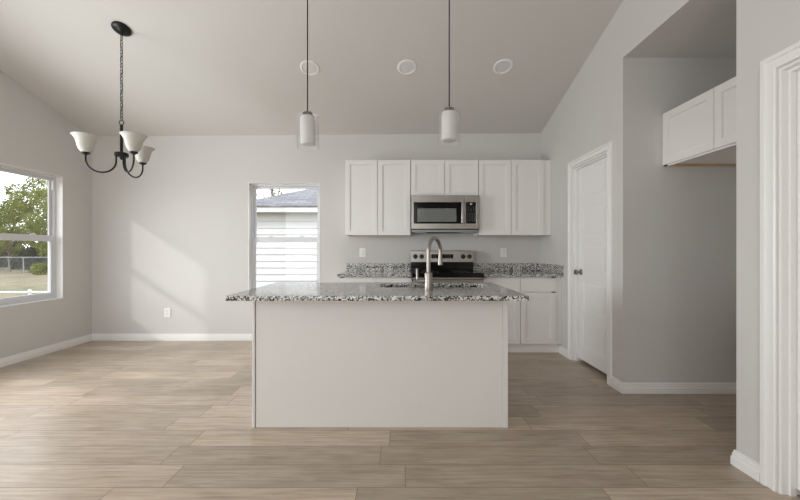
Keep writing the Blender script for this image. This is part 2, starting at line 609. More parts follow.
# nook shell
tag(MB().box(XR+T, NXB+T, NY1, NY1+T, 0, NZ+0.1).build('wall_nook_back', M['wall']), 'grey far wall inside the refrigerator nook', 'wall', kind='structure')
tag(MB().box(NXB, NXB+T, NY0, NY1, 0, NZ+0.1).build('wall_nook_side', M['wall']), 'end wall of the nook behind the hanging cabinet', 'wall', kind='structure')
tag(MB().box(XR+T, NXB+T, NY0-T, NY0, 0, NZ+0.1).build('wall_nook_near', M['wall']), 'near wall of the refrigerator nook hidden by the corner', 'wall', kind='structure')
tag(MB().box(XR+T, NXB, NY0, NY1, NZ, NZ+0.1).build('ceiling_nook', M['wall']), 'flat low ceiling over the refrigerator nook', 'ceiling', kind='structure')
# pantry and side room behind the doors, closed off
mb = MB()
mb.box(XR+T, XR+1.2, NY1+T, YB+T, 2.6, 2.7)
mb.box(XR+1.2, XR+1.3, NY1+T, YB+T, 0, 2.7)
mb.box(XR+T, XR+1.2, YB, YB+T, 0, 2.6)
tag(mb.build('wall_pantry', M['wall']), 'pantry closet walls behind the closed white door', 'wall', kind='structure')
mb = MB()
mb.box(XR+T, XR+1.2, 0.0, NY0-T, 2.6, 2.7)
mb.box(XR+1.2, XR+1.3, 0.0, NY0-T, 0, 2.7)
mb.box(XR+T, XR+1.2, -0.1, 0.0, 0, 2.7)
tag(mb.build('wall_closet', M['wall']), 'closet walls behind the near doorway', 'wall', kind='structure')

# ceiling: two sloping slabs meeting at the ridge
mb = MB()
def slab(y0, y1):
    xs = (XL-T-0.02, XR+T+0.02)
    lo = [(x, y, zc(x, y)+(SL*0 if True else 0)) for x, y in ((xs[0], y0), (xs[1], y0), (xs[1], y1), (xs[0], y1))]
    hi = [(x, y, z+0.12) for x, y, z in lo]
    vl = [mb.bm.verts.new(p) for p in lo]
    vh = [mb.bm.verts.new(p) for p in hi]
    mb.bm.faces.new(vl)
    mb.bm.faces.new(vh[::-1])
    for i in range(4):
        j = (i+1) % 4
        mb.bm.faces.new((vl[i], vh[i], vh[j], vl[j]))
slab(RIDGE, YB+T+0.02)
slab(YR-T-0.02, RIDGE)
tag(mb.build('ceiling', M['ceiling']), 'pale vaulted ceiling sloping down to the kitchen wall', 'ceiling', kind='structure')

tag(MB().box(XL-T, XR+1.3, YR-T, YB+T, -0.12, 0.0).build('floor', M['floor']), 'greige wood plank floor', 'floor', kind='structure')

# ------------------------------------------------------------------ baseboards and casings
BASE = [(0, 0), (0.017, 0), (0.017, 0.046), (0.013, 0.051), (0.013, 0.066), (0.009, 0.072), (0.009, 0.083), (0.004, 0.087), (0, 0.087)]
fl = lambda u, v, b: (u, v, b+0.0005)
def baseboard(name, label, path, side):
    o = MB().sweep(path, BASE, fl, side).build(name, M['trim'])
    return tag(o, label, 'baseboard', kind='structure')
baseboard('baseboard_left', 'white stepped baseboard under the garden window wall', [(XL, YR), (XL, YB), (-0.70, YB)], -1)
baseboard('baseboard_right', 'white baseboard wrapping the corner into the nook', [(XR, D1[0]-0.066), (XR, NY1), (NXB, NY1), (NXB, NY0), (XR, NY0), (XR, D2[1]+0.0795)], -1)
baseboard('baseboard_pantry', 'short white baseboard between base cabinet and pantry door casing', [(XR, 4.058), (XR, D1[1]+0.066)], -1)

CAS = [(0.006, 0), (0.006, 0.011), (0.012, 0.014), (0.022, 0.014), (0.025, 0.010), (0.042, 0.011), (0.046, 0.018), (0.062, 0.018), (0.066, 0.013), (0.066, 0)]
def casing(name, label, d, side_map, k=1.0):
    mb = MB()
    mb.sweep([(d[1], 0.001), (d[1], d[2]), (d[0], d[2]), (d[0], 0.001)], [(a*k, b) for a, b in CAS], side_map, -1)
    root = tag(mb.build(name, M['trim']), label, 'door casing', kind='structure')
    # jamb lining and stop
    j = MB()
    x0, x1 = XR-0.001, XR+T
    j.box(x0, x1, d[0], d[0]+0.012, 0.001, d[2]-0.012)
    j.box(x0, x1, d[1]-0.012, d[1], 0.001, d[2]-0.012)
    j.box(x0, x1, d[0], d[1], d[2]-0.012, d[2])
    j.build('jamb', M['trim'], root)
    s = MB()
    s.box(XR+0.03, XR+0.058, d[0]+0.012, d[0]+0.024, 0.001, d[2]-0.024)
    s.box(XR+0.03, XR+0.058, d[1]-0.024, d[1]-0.012, 0.001, d[2]-0.024)
    s.box(XR+0.03, XR+0.058, d[0]+0.012, d[1]-0.012, d[2]-0.024, d[2]-0.012)
    s.build('door_stop', M['trim'], root)
    return root
rw = lambda u, v, b: (XR-b, u, v)
casing('trim_1', 'white casing around the pantry door', D1, rw)
casing('trim_2', 'white casing of the near doorway at the picture edge', D2, rw, 1.2)

def door_slab(name, label, d, rows, knob_y, hinge_y):
    x0 = XR+0.060
    mb = MB()
    y0, y1, z0, z1 = d[0]+0.015, d[1]-0.015, 0.038, d[2]-0.016
    mb.box(x0+0.006, x0+0.040, y0, y1, z0, z1)
    # moulded face: stiles, rails and raised fields standing on the recess
    st = 0.095
    rail = 0.085
    ph = ((z1-z0)-0.10-rail*(rows))/rows
    mb.box(x0, x0+0.006, y0, y0+st, z0, z1)
    mb.box(x0, x0+0.006, y1-st, y1, z0, z1)
    z = z0
    for k in range(rows+1):
        rh = 0.10+rail*0.5 if k == 0 else (rail*0.5 if k == rows else rail)
        mb.box(x0, x0+0.006, y0+st, y1-st, z, z+rh)
        z += rh
        if k < rows:
            mb.box(x0+0.0015, x0+0.006, y0+st+0.03, y1-st-0.03, z+0.03, z+ph-0.03, 0.003, 1)
            z += ph
    o = tag(mb.build(name, M['trim']), label, 'door', kind='structure')
    if knob_y:
        k = MB()
        kz = 0.957
        k.lathe([(0, 0), (0.031, 0), (0.031, 0.006), (0.026, 0.011), (0.012, 0.013), (0.011, 0.034), (0.020, 0.040), (0.027, 0.050), (0.027, 0.060), (0.020, 0.068), (0, 0.070)],
                (x0-0.0002, knob_y, kz), (-1, 0, 0), 28)
        k.build('door_knob', M['nickel'], o, 40)
    h = MB()
    for hz in (0.22, 1.05, 1.85):
        h.cyl((x0-0.004, hinge_y, hz-0.045), (x0-0.004, hinge_y, hz+0.045), 0.0055, n=12)
    h.build('hinge', M['nickel'], o, 40)
    return o
door_slab('door_1', 'closed white panelled pantry door with a nickel knob', D1, 5, D1[1]-0.075, D1[0]+0.02)
door_slab('door_2', 'white door set inside the near doorway', D2, 5, None, D2[0]+0.02)

# ------------------------------------------------------------------ windows
def window(name, label, u0, u1, z0, z1, P):
    """P(u, z, w) -> world, w = depth from the room face outward"""
    root = thing(name, label, 'window', P((u0+u1)/2, z0, 0), kind='structure')
    def bx(mb, ua, ub, za, zb, wa, wb, bev=0.0):
        p, q = P(ua, za, wa), P(ub, zb, wb)
        mb.box(min(p[0], q[0]), max(p[0], q[0]), min(p[1], q[1]), max(p[1], q[1]), min(p[2], q[2]), max(p[2], q[2]), bev, 1)
    def ring(mb, ua, ub, za, zb, t, wa, wb, tt=None, tb=None, bev=0.0):
        tt = t if tt is None else tt
        tb = t if tb is None else tb
        bx(mb, ua, ua+t, za, zb, wa, wb, bev)
        bx(mb, ub-t, ub, za, zb, wa, wb, bev)
        bx(mb, ua+t, ub-t, zb-tt, zb, wa, wb, bev)
        bx(mb, ua+t, ub-t, za, za+tb, wa, wb, bev)
    l = MB()
    ring(l, u0, u1, z0, z1, 0.008, -0.003, 0.075)
    l.build('reveal_lining', M['trim'], root)
    f = MB()
    e = 0.0005
    ring(f, u0+e, u1-e, z0+e, z1-e, 0.030, 0.075, T, bev=0.002)
    # inner stop bead of the frame
    ring(f, u0+0.03, u1-0.03, z0+0.03, z1-0.03, 0.006, 0.128, T-0.002)
    f.build('window_frame', M['vinyl'], root)
    zm = (z0+z1)/2-0.015
    a, b = u0+0.031, u1-0.031
    us = MB()
    ring(us, a, b, zm-0.032, z1-0.031, 0.030, 0.106, 0.126, tb=0.058, bev=0.002)
    us = us.build('upper_sash', M['vinyl'], root)
    g = MB()
    bx(g, a+0.028, b-0.028, zm+0.022, z1-0.059, 0.114, 0.118)
    g.build('pane', M['paneglass'], us)
    ls = MB()
    ring(ls, a, b, z0+0.031, zm+0.038, 0.034, 0.080, 0.102, tt=0.070, tb=0.05, bev=0.002)
    ls = ls.build('lower_sash', M['vinyl'], root)
    g = MB()
    bx(g, a+0.032, b-0.032, z0+0.078, zm-0.029, 0.088, 0.092)
    g.build('pane', M['paneglass'], ls)
    for uu in (u0+(u1-u0)*0.28, u0+(u1-u0)*0.72):
        k = MB()
        bx(k, uu-0.028, uu+0.028, zm+0.038, zm+0.048, 0.082, 0.100, 0.002)
        bx(k, uu-0.008, uu+0.020, zm+0.048, zm+0.056, 0.080, 0.094, 0.002)
        k.build('sash_lock', M['vinyl'], ls)
    for uu in (a+0.004, b-0.012):
        k = MB()
        bx(k, uu, uu+0.008, z1-0.17, z1-0.05, 0.076, 0.104, 0.001)
        k.build('balance_cover', M['plastic'], root)
    return root
window('window_1', 'white garden window in the left wall showing trees', *W1, lambda u, z, w: (XL-w, u, z))
window('window_added', 'added white window beside the camera, unseen, for the side fill lamp', *W3, lambda u, z, w: (XL-w, u, z))
window('window_2', 'narrow white window showing the neighbouring house', *W2, lambda u, z, w: (u, YB+w, z))

# ------------------------------------------------------------------ shaker doors and cabinets
def shaker(mb, u0, u1, z0, z1, P, th=0.019, st=0.057, rec=0.010, flat=False):
    """door front: P(u,z,d) with d = distance out from the carcass face"""
    def bx(ua, ub, za, zb, da, db, bev=0.0015):
        p, q = P(ua, za, da), P(ub, zb, db)
        mb.box(min(p[0], q[0]), max(p[0], q[0]), min(p[1], q[1]), max(p[1], q[1]), min(p[2], q[2]), max(p[2], q[2]), bev, 2)
    if flat:
        bx(u0, u1, z0, z1, 0, th)
        return mb
    bx(u0, u0+st, z0, z1, 0, th)
    bx(u1-st, u1, z0, z1, 0, th)
    bx(u0+st-0.001, u1-st+0.001, z1-st, z1, 0, th)
    bx(u0+st-0.001, u1-st+0.001, z0, z0+st, 0, th)
    bx(u0+st-0.004, u1-st+0.004, z0+st-0.004, z1-st+0.004, 0.001, th-rec, 0)
    # small bead round the recessed panel
    b = 0.006
    for ua, ub, za, zb in ((u0+st, u0+st+b, z0+st, z1-st), (u1-st-b, u1-st, z0+st, z1-st), (u0+st, u1-st, z0+st, z0+st+b), (u0+st, u1-st, z1-st-b, z1-st)):
        bx(ua, ub, za, zb, th-rec-0.001, th-rec+0.004, 0.0015)
    return mb

G = 0.0025
def wall_cabinet(label, x0, x1, z0, z1, splits, filler=None):
    yf = 4.299
    P = lambda u, z, d: (u, yf-0.0005-d, z)
    root = thing('wall_cabinet', label, 'cabinet', ((x0+x1)/2, YB, z0), 'white upper cabinets along the back wall')
    c = MB()
    xe = x1
    c.box(x0, x0+0.016, yf, YB-0.001, z0, z1)
    c.box(xe-0.016, xe, yf, YB-0.001, z0, z1)
    c.box(x0, xe, yf, YB-0.001, z1-0.016, z1)
    c.box(x0+0.016, xe-0.016, yf+0.02, YB-0.001, z0+0.016, z0+0.028)
    c.box(x0+0.016, xe-0.016, YB-0.012, YB-0.001, z0+0.028, z1-0.016)
    # face frame
    c.box(x0, x0+0.04, yf, yf+0.019, z0, z1)
    c.box(xe-0.04, xe, yf, yf+0.019, z0, z1)
    c.box(x0, xe, yf, yf+0.019, z0, z0+0.035)
    c.box(x0, xe, yf, yf+0.019, z1-0.035, z1)
    c.build('carcass', M['cab'], root)
    u = MB()
    u.box(x0+0.017, xe-0.017, yf+0.021, YB-0.002, z0+0.010, z0+0.0155)
    o = u.build('underside_panel', M['maple'], root)
    o['label'] = 'tan unpainted underside'
    for a, b in zip(splits, splits[1:]):
        d = MB()
        shaker(d, a+G, b-G, z0+0.001, z1-0.003, P)
        d.build('door', M['cab'], root)
    if filler:
        f = MB()
        f.box(filler[0]+0.002, filler[1], yf-0.004, yf+0.019, z0, z1, 0.001, 1)
        f.build('filler_strip', M['cab'], root)
    return root
wall_cabinet('white two-door upper cabinet left of the microwave', -0.672, 0.130, 1.371, 2.294, [-0.672, -0.273, 0.130])
wall_cabinet('short white two-door upper cabinet directly above the microwave', 0.132, 0.960, 1.852, 2.294, [0.132, 0.546, 0.960])
wall_cabinet('white two-door upper cabinet right of the microwave, against the side wall', 0.962, 1.760, 1.371, 2.294, [0.962, 1.361, 1.760], (1.760, 1.853))

def base_cabinet(label, x0, x1, splits, filler=None):
    yf = 4.019
    P = lambda u, z, d: (u, yf-0.0005-d, z)
    root = thing('base_cabinet', label, 'cabinet', ((x0+x1)/2, YB, 0), 'white base cabinets along the back wall')
    z0, z1 = 0.114, 0.884
    c = MB()
    c.box(x0, x0+0.018, yf, YB-0.02, z0, z1)
    c.box(x1-0.018, x1, yf, YB-0.02, z0, z1)
    c.box(x0, x1, yf, YB-0.02, z0, z0+0.016)
    c.box(x0, x1, YB-0.030, YB-0.02, z0, z1)
    c.box(x0, x0+0.04, yf, yf+0.019, z0, z1)
    c.box(x1-0.04, x1, yf, yf+0.019, z0, z1)
    c.box(x0, x1, yf, yf+0.019, z1-0.04, z1)
    c.box(x0, x1, yf, yf+0.019, z0, z0+0.035)
    c.box(x0, x1, yf, yf+0.019, 0.69, 0.725)
    c.build('carcass', M['cab'], root)
    t = MB()
    t.box(x0+0.002, (filler[1]-0.001 if filler else x1-0.002), 4.06, 4.076, 0.001, z0-0.001)
    t.build('toe_kick', M['cab'], root)
    for a, b in zip(splits, splits[1:]):
        d = MB()
        shaker(d, a+G, b-G, z0+0.004, 0.700, P)
        d.build('door', M['cab'], root)
        d = MB()
        shaker(d, a+G, b-G, 0.713, 0.868, P, flat=True)
        d.build('drawer_front', M['cab'], root)
    if filler:
        f = MB()
        f.box(filler[0]+0.002, filler[1], yf-0.004, yf+0.019, z0, z1, 0.001, 1)
        f.build('filler_strip', M['cab'], root)
    return root
base_cabinet('white base cabinet left of the range, behind the island', -0.690, 0.136, [-0.690, -0.277, 0.136])
base_cabinet('white base cabinet right of the range, beside the pantry door', 0.954, 1.783, [0.954, 1.376, 1.783], (1.783, 1.853))

def counter(label, x0, x1, side=False):
    root = thing('granite_countertop', label, 'countertop', ((x0+x1)/2, YB, 0.885), 'speckled granite counters on the back wall')
    m = MB()
    m.box(x0, x1, 3.968, YB-0.001, 0.885, 0.915, 0.004, 2)
    m.build('slab', M['granite'], root)
    b = MB()
    b.box(max(x0, -0.700), x1, YB-0.022, YB-0.001, 0.9155, 1.017, 0.002, 1)
    b.build('backsplash', M['granite'], root)
    if side:
        b = MB()
        b.box(x1-0.021, x1, 3.968, YB-0.0225, 0.9155, 1.017, 0.002, 1)
        b.build('side_splash', M['granite'], root)
    return root
counter('granite counter with backsplash left of the range', -0.716, 0.136)
counter('granite counter with corner backsplash right of the range', 0.951, XR-0.001, True)

# cabinet over the refrigerator nook
def nook_cabinet():
    x0, x1, z0, z1 = 2.18, NXB-0.001, 1.88, 2.321
    y0, y1 = NY0+0.001, NY1-0.001
    root = thing('nook_cabinet', 'white two-door cabinet hung high in the refrigerator nook', 'cabinet', (x1, (y0+y1)/2, z0))
    c = MB()
    xf = x0+0.020
    c.box(xf, x1, y0, y0+0.016, z0, z1)
    c.box(xf, x1, y1-0.016, y1, z0, z1)
    c.box(xf, x1, y0, y1, z1-0.016, z1)
    c.box(xf+0.02, x1, y0+0.016, y1-0.016, z0+0.016, z0+0.030)
    c.box(xf, xf+0.019, y0, y1, z0, z0+0.035)
    c.box(xf, xf+0.019, y0, y1, z1-0.035, z1)
    c.box(xf, xf+0.019, y0, y0+0.035, z0, z1)
    c.box(xf, xf+0.019, y1-0.035, y1, z0, z1)
    c.build('carcass', M['cab'], root)
    r = MB()
    r.box(xf+0.02, x1-0.002, y1-0.034, y1-0.018, z0+0.001, z0+0.016)
    o = r.build('hanging_rail', M['maple'], root)
    o['label'] = 'bare wood rail under the cabinet'
    P = lambda u, z, d: (xf-0.0005-d, u, z)
    ym = 2.432
    for a, b in ((y0, ym), (ym, y1)):
        d = MB()
        shaker(d, a+0.002, b-0.002, z0+0.012, z1-0.003, P)
        d.build('door', M['cab'], root)
    return root
nook_cabinet()

# ------------------------------------------------------------------ microwave
def microwave():
    x0, x1, z0, z1 = 0.136, 0.956, 1.440, 1.850
    yb, yf = YB-0.002, 4.235
    root = thing('microwave', 'stainless over-the-range microwave under the short cabinet', 'microwave', ((x0+x1)/2, YB, z0))
    b = MB()
    b.box(x0+0.004, x1-0.004, yf, yb, z0, z1, 0.004, 1)
    b.build('body', M['blackmat'], root)
    # top trim band
    d = MB()
    xd = 0.782
    def ring(mb, xa, xb, za, zb, hx0, hx1, hz0, hz1, ya, yb_):
        mb.box(xa, hx0, ya, yb_, za, zb, 0.002, 1)
        mb.box(hx1, xb, ya, yb_, za, zb, 0.002, 1)
        mb.box(hx0, hx1, ya, yb_, hz1, zb, 0.002, 1)
        mb.box(hx0, hx1, ya, yb_, za, hz0, 0.002, 1)
    ring(d, x0, xd, z0+0.004, z1-0.002, x0+0.030, xd-0.002, z0+0.068, z1-0.086, yf-0.030, yf-0.001)
    door = d.build('door', M['steel'], root)
    g = MB()
    g.box(x0+0.030, xd-0.002, yf-0.027, yf-0.004, z0+0.068, z1-0.086)
    gl = g.build('door_glass', M['black'], door)
    v = MB()
    v.box(x0+0.074, xd-0.104, yf-0.0285, yf-0.0265, z0+0.088, z1-0.160, 0.0008, 1)
    o = v.build('viewing_window', M['micwin'], door)
    o['label'] = 'grey mesh viewing window'
    h = MB()
    hx = xd-0.030
    h.box(hx-0.020, hx+0.020, yf-0.066, yf-0.052, z0+0.068, z1-0.072, 0.005, 3)
    h.box(hx-0.012, hx+0.012, yf-0.054, yf-0.029, z0+0.080, z0+0.105, 0.003, 1)
    h.box(hx-0.012, hx+0.012, yf-0.054, yf-0.029, z1-0.115, z1-0.090, 0.003, 1)
    h.build('door_handle', M['steel'], door, 40)
    # control side
    c = MB()
    ring(c, xd+0.002, x1, z0+0.004, z1-0.002, xd+0.012, x1-0.042, z0+0.068, z1-0.086, yf-0.030, yf-0.001)
    cp = c.build('control_panel', M['steel'], root)
    g = MB()
    g.box(xd+0.012, x1-0.042, yf-0.028, yf-0.004, z0+0.068, z1-0.086)
    g.build('panel_glass', M['black'], cp)
    k = MB()
    cx = (xd+0.012+x1-0.042)/2
    zt = z1-0.086
    k.box(cx-0.014, cx+0.014, yf-0.0290, yf-0.0275, zt-0.032, zt-0.012)
    k.build('clock_display', M['display'], cp)
    for r in range(3):
        for q in range(3):
            if r == 0 and q == 1:
                continue
            xx = cx+(q-1)*0.034
            zz = zt-0.060-r*0.022
            k = MB()
            k.box(xx-0.009, xx+0.009, yf-0.0288, yf-0.0275, zz-0.0025, zz+0.0025)
            k.build('button', M['keys'], cp)
    for r in range(4):
        for q in range(4):
            xx = cx+(q-1.5)*0.026
            zz = zt-0.140-r*0.026
            k = MB()
            k.box(xx-0.005, xx+0.005, yf-0.0288, yf-0.0275, zz-0.006, zz+0.006)
            k.build('button', M['keys'], cp)
    e = MB()
    e.cyl((0.545, yf-0.0305, z1-0.044), (0.545, yf-0.0325, z1-0.044), 0.008, n=24)
    e.build('emblem', M['galv'], door)
    # underside: pan, vent, filters
    u = MB()
    u.box(x0+0.006, x1-0.006, yf+0.02, yb-0.004, z0-0.034, z0-0.0005, 0.004, 1)
    o = u.build('bottom_pan', M['galv'], root)
    o['label'] = 'grey metal underside'
    u = MB()
    for xa, xb in ((x0+0.20, x1-0.25),):
        for k_ in range(8):
            yy = yf+0.03+k_*0.018
            u.box(xa, xb, yy+0.02, yy+0.034, z0-0.0375, z0-0.0342)
    u.build('vent_grille', M['blackmat'], root)
    for xa in (x0+0.05, x1-0.19):
        u = MB()
        u.box(xa, xa+0.14, yf+0.045, yf+0.20, z0-0.037, z0-0.0342, 0.001, 1)
        u.build('grease_filter', M['plastic'], root)
    return root
microwave()

# ------------------------------------------------------------------ range
def kitchen_range():
    x0, x1 = 0.141, 0.946
    yb = YB-0.025
    root = thing('electric_range', 'stainless and black electric range between the back counters', 'range', ((x0+x1)/2, YB, 0))
    b = MB()
    b.box(x0+0.003, x1-0.003, 3.975, yb, 0.03, 0.879)
    for xx in (x0+0.04, x1-0.04):
        for yy in (4.02, yb-0.04):
            b.cyl((xx, yy, 0.0), (xx, yy, 0.03), 0.018, n=12)
    b.build('body', M['blackmat'], root)
    c = MB()
    c.box(x0, x1, 3.935, yb, 0.880, 0.930, 0.004, 2)
    ck = c.build('glass_cooktop', M['black'], root)
    for xx, yy, rr in ((x0+0.21, 4.10, 0.105), (x1-0.21, 4.10, 0.095), (x0+0.21, 4.35, 0.080), (x1-0.21, 4.35, 0.100)):
        r = MB()
        r.lathe([(rr-0.003, 0.9302), (rr-0.003, 0.9306), (rr, 0.9306), (rr, 0.9302)], (xx, yy, 0), n=40, close=True)
        r.build('burner_ring', M['keys'], ck)
    t = MB()
    t.box(x0, x1, 3.930, 3.9745, 0.862, 0.8795, 0.002, 1)
    t.build('front_trim', M['steel'], root)
    # backguard with control panel
    g = MB()
    g.box(x0+0.004, x1-0.004, 4.500, yb, 0.9305, 1.036, 0.002, 1)
    g.build('backguard_base', M['black'], root)
    g = MB()
    xl, xr = x0, x1
    g.prism([(4.488, 1.037), (4.500, 1.176), (4.512, 1.182), (yb, 1.182), (yb, 1.037)], lambda u, v, d: (d, u, v), xl, xr)
    bg = g.build('control_panel', M['steel'], root)
    def yface(z):
        return 4.488+(z-1.037)/0.139*0.012
    dsp = MB()
    zz = 1.108
    dsp.prism([(yface(1.082)-0.0015, 1.082), (yface(1.136)-0.0015, 1.136), (yface(1.136)+0.004, 1.136), (yface(1.082)+0.004, 1.082)], lambda u, v, d: (d, u, v), 0.402, 0.682)
    dd = dsp.build('display', M['black'], bg)
    for i in range(6):
        for j in range(2):
            xx = 0.425+i*0.017 if i < 3 else 0.58+(i-3)*0.03
            z_ = 1.098+j*0.022
            kk = MB()
            kk.box(xx, xx+0.010, yface(z_)-0.0022, yface(z_), z_-0.004, z_+0.004)
            kk.build('button', M['keys'], bg)
    for kx in (0.197, 0.278, 0.810, 0.892):
        kb = MB()
        z_ = 1.106
        kb.lathe([(0, -0.001), (0.030, -0.001), (0.030, 0.004), (0.024, 0.006), (0.022, 0.024), (0.018, 0.027), (0, 0.027)], (kx, yface(z_), z_), (0, -1, 0.085), 28)
        kb.box(kx-0.003, kx+0.003, yface(z_)-0.031, yface(z_)-0.024, z_-0.016, z_+0.020)
        kb.build('knob', M['blackmat'], bg, 40)
    # oven door, handle and drawer
    o = MB()
    o.box(x0+0.004, x1-0.004, 3.938, 3.974, 0.225, 0.858, 0.004, 1)
    od = o.build('oven_door', M['steel'], root)
    w_ = MB()
    w_.box(x0+0.12, x1-0.12, 3.935, 3.940, 0.36, 0.70, 0.002, 1)
    w_.build('oven_window', M['black'], od)
    h = MB()
    h.cyl((x0+0.06, 3.895, 0.815), (x1-0.06, 3.895, 0.815), 0.012, n=16)
    for xx in (x0+0.09, x1-0.09):
        h.cyl((xx, 3.895, 0.815), (xx, 3.940, 0.815), 0.009, n=12)
    h.build('oven_handle', M['steel'], od, 40)
    d = MB()
    d.box(x0+0.004, x1-0.004, 3.940, 3.974, 0.055, 0.218, 0.004, 1)
    d.build('storage_drawer', M['steel'], root)
    return root
kitchen_range()

# ------------------------------------------------------------------ island
IX0, IX1 = -0.990, 0.722
IY0, IY1 = 2.340, 2.930
def island():
    root = thing('kitchen_island', 'white panelled island base under the granite slab', 'kitchen island', ((IX0+IX1)/2, IY0, 0))
    z1 = 0.884
    p = MB()
    p.box(IX0+0.024, IX1-0.037, IY0+0.004, IY0+0.018, 0.001, z1, 0.001, 1)
    p.build('front_panel', M['island'], root)
    s = MB()
    s.box(IX0, IX0+0.019, IY0, IY0+0.018, 0.001, z1, 0.0015, 1)
    s.build('corner_strip', M['island'], root)
    s = MB()
    s.box(IX1-0.036, IX1, IY0, IY0+0.018, 0.001, z1, 0.0015, 1)
    s.build('corner_strip', M['island'], root)
    e = MB()
    e.box(IX0+0.001, IX0+0.018, IY0+0.0185, IY1-0.02, 0.001, z1)
    e.build('end_panel', M['island'], root)
    e = MB()
    e.box(IX1-0.018, IX1-0.001, IY0+0.0185, IY1-0.02, 0.001, z1)
    e.build('end_panel', M['island'], root)
    b = MB()
    b.box(IX0+0.019, IX1-0.019, IY1-0.039, IY1-0.02, 0.114, z1)
    b.build('face_frame', M['cab'], root)
    t = MB()
    t.box(IX0+0.019, IX1-0.019, IY1-0.095, IY1-0.08, 0.001, 0.113)
    t.build('toe_kick', M['cab'], root)
    P = lambda u, z, d: (u, IY1-0.0195+d, z)
    xs = [IX0+0.02, -0.56, -0.13, 0.30, IX1-0.02]
    for a, c in zip(xs, xs[1:]):
        d = MB()
        shaker(d, a+G, c-G, 0.118, 0.868, P)
        d.build('door', M['cab'], root)
    return root
island()
SX0, SX1, SY0, SY1 = -0.150, 0.665, 2.575, 2.870
TX0, TX1, TY0, TY1 = -1.048, 0.774, 2.092, 2.972
m = MB()
plate(m, rrect(TX0, TX1, TY0, TY1, 0.012, 4), 0.885, 0.915, rrect(SX0, SX1, SY0, SY1, 0.075, 8), 0.003)
it = m.build('island_countertop', M['granite'], None, None, ((TX0+TX1)/2, TY0, 0.885))
tag(it, 'polished speckled granite slab overhanging the white island', 'countertop')

def sink():
    root = thing('sink', 'undermount stainless sink set in the island granite', 'sink', ((SX0+SX1)/2, (SY0+SY1)/2, 0.68))
    mb = MB()
    zt = 0.8845
    loops = []
    def loop(g, r, z):
        return [mb.bm.verts.new((x, y, z)) for x, y in rrect(SX0-g, SX1+g, SY0-g, SY1+g, r, 8)]
    seq = [(0.025, 0.085, zt-0.002), (0.025, 0.085, zt), (0.004, 0.078, zt), (0.002, 0.076, zt-0.15), (-0.010, 0.07, zt-0.185), (-0.035, 0.05, zt-0.198)]
    loops = [loop(*q) for q in seq]
    outer = [(-0.033, 0.05, zt-0.201), (-0.008, 0.07, zt-0.189), (0.005, 0.078, zt-0.15), (0.006, 0.08, zt-0.002)]
    n = len(loops[0])
    for a, b in zip(loops, loops[1:]):
        for i in range(n):
            mb.bm.faces.new((a[i], a[(i+1) % n], b[(i+1) % n], b[i]))
    mb.bm.faces.new(loops[-1])
    ol = [loop(*q) for q in outer]
    mb.bm.faces.new(ol[0])
    for a, b in zip(ol, ol[1:]):
        for i in range(n):
            mb.bm.faces.new((a[i], a[(i+1) % n], b[(i+1) % n], b[i]))
    for i in range(n):
        a, b = ol[-1], loops[0]
        mb.bm.faces.new((a[i], a[(i+1) % n], b[(i+1) % n], b[i]))
    mb.build('basin', M['sinksteel'], root, 40)
    d = MB()
    d.lathe([(0, 0.0), (0.02, 0.0), (0.022, 0.003), (0.040, 0.004), (0.044, 0.0)], ((SX0+SX1)/2, (SY0+SY1)/2, zt-0.1975), n=32)
    d.build('drain', M['nickel'], root, 40)
sink()

def faucet():
    bx, by, bz = 0.198, 2.43, 0.9155
    root = thing('faucet', 'tall brushed nickel gooseneck faucet on the island', 'faucet', (bx, by, bz))
    b = MB()
    b.lathe([(0, 0), (0.031, 0), (0.031, 0.004), (0.0275, 0.008), (0.0275, 0.110), (0.0255, 0.116), (0.018, 0.119), (0.0, 0.119)], (bx, by, bz), n=32)
    b.build('body', M['nickel'], root, 40)
    dirv = Vector((0.112, 0.18, 0)).normalized()
    reach = 0.19
    r = reach/2
    zt = 1.275-r
    pts = [(bx, by, bz+0.118), (bx, by, bz+0.17), (bx, by, zt-0.02)]
    for k in range(0, 19):
        a = PI-PI*k/18
        c = Vector((bx, by, zt))+dirv*r
        pts.append(tuple(c+dirv*(r*math.cos(a))+Vector((0, 0, r*math.sin(a)))))
    e = Vector((bx, by, zt))+dirv*reach
    pts.append((e.x, e.y, zt-0.03))
    s = MB()
    s.tube(pts, 0.0145, 16)
    s.build('spout', M['nickel'], root, 50)
    h = MB()
    h.lathe([(0, 0), (0.0135, 0), (0.0145, 0.012), (0.0175, 0.050), (0.0185, 0.072), (0.016, 0.074), (0, 0.074)], (e.x, e.y, zt-0.028), (0, 0, -1), 28)
    h.build('spray_head', M['nickel'], root, 40)
    l = MB()
    lx = -0.078
    l.cyl((bx-0.026, by, bz+0.060), (bx-0.050, by, bz+0.060), 0.017, n=24)
    l.cyl((bx-0.050, by, bz+0.060), (bx+lx-0.008, by, bz+0.060), 0.012, n=20)
    l.tube([(bx+lx, by, bz+0.055), (bx+lx, by, bz+0.09), (bx+lx-0.002, by, bz+0.145)], [0.0075, 0.0085, 0.0080], 14)
    l.build('lever_handle', M['nickel'], root, 40)
faucet()

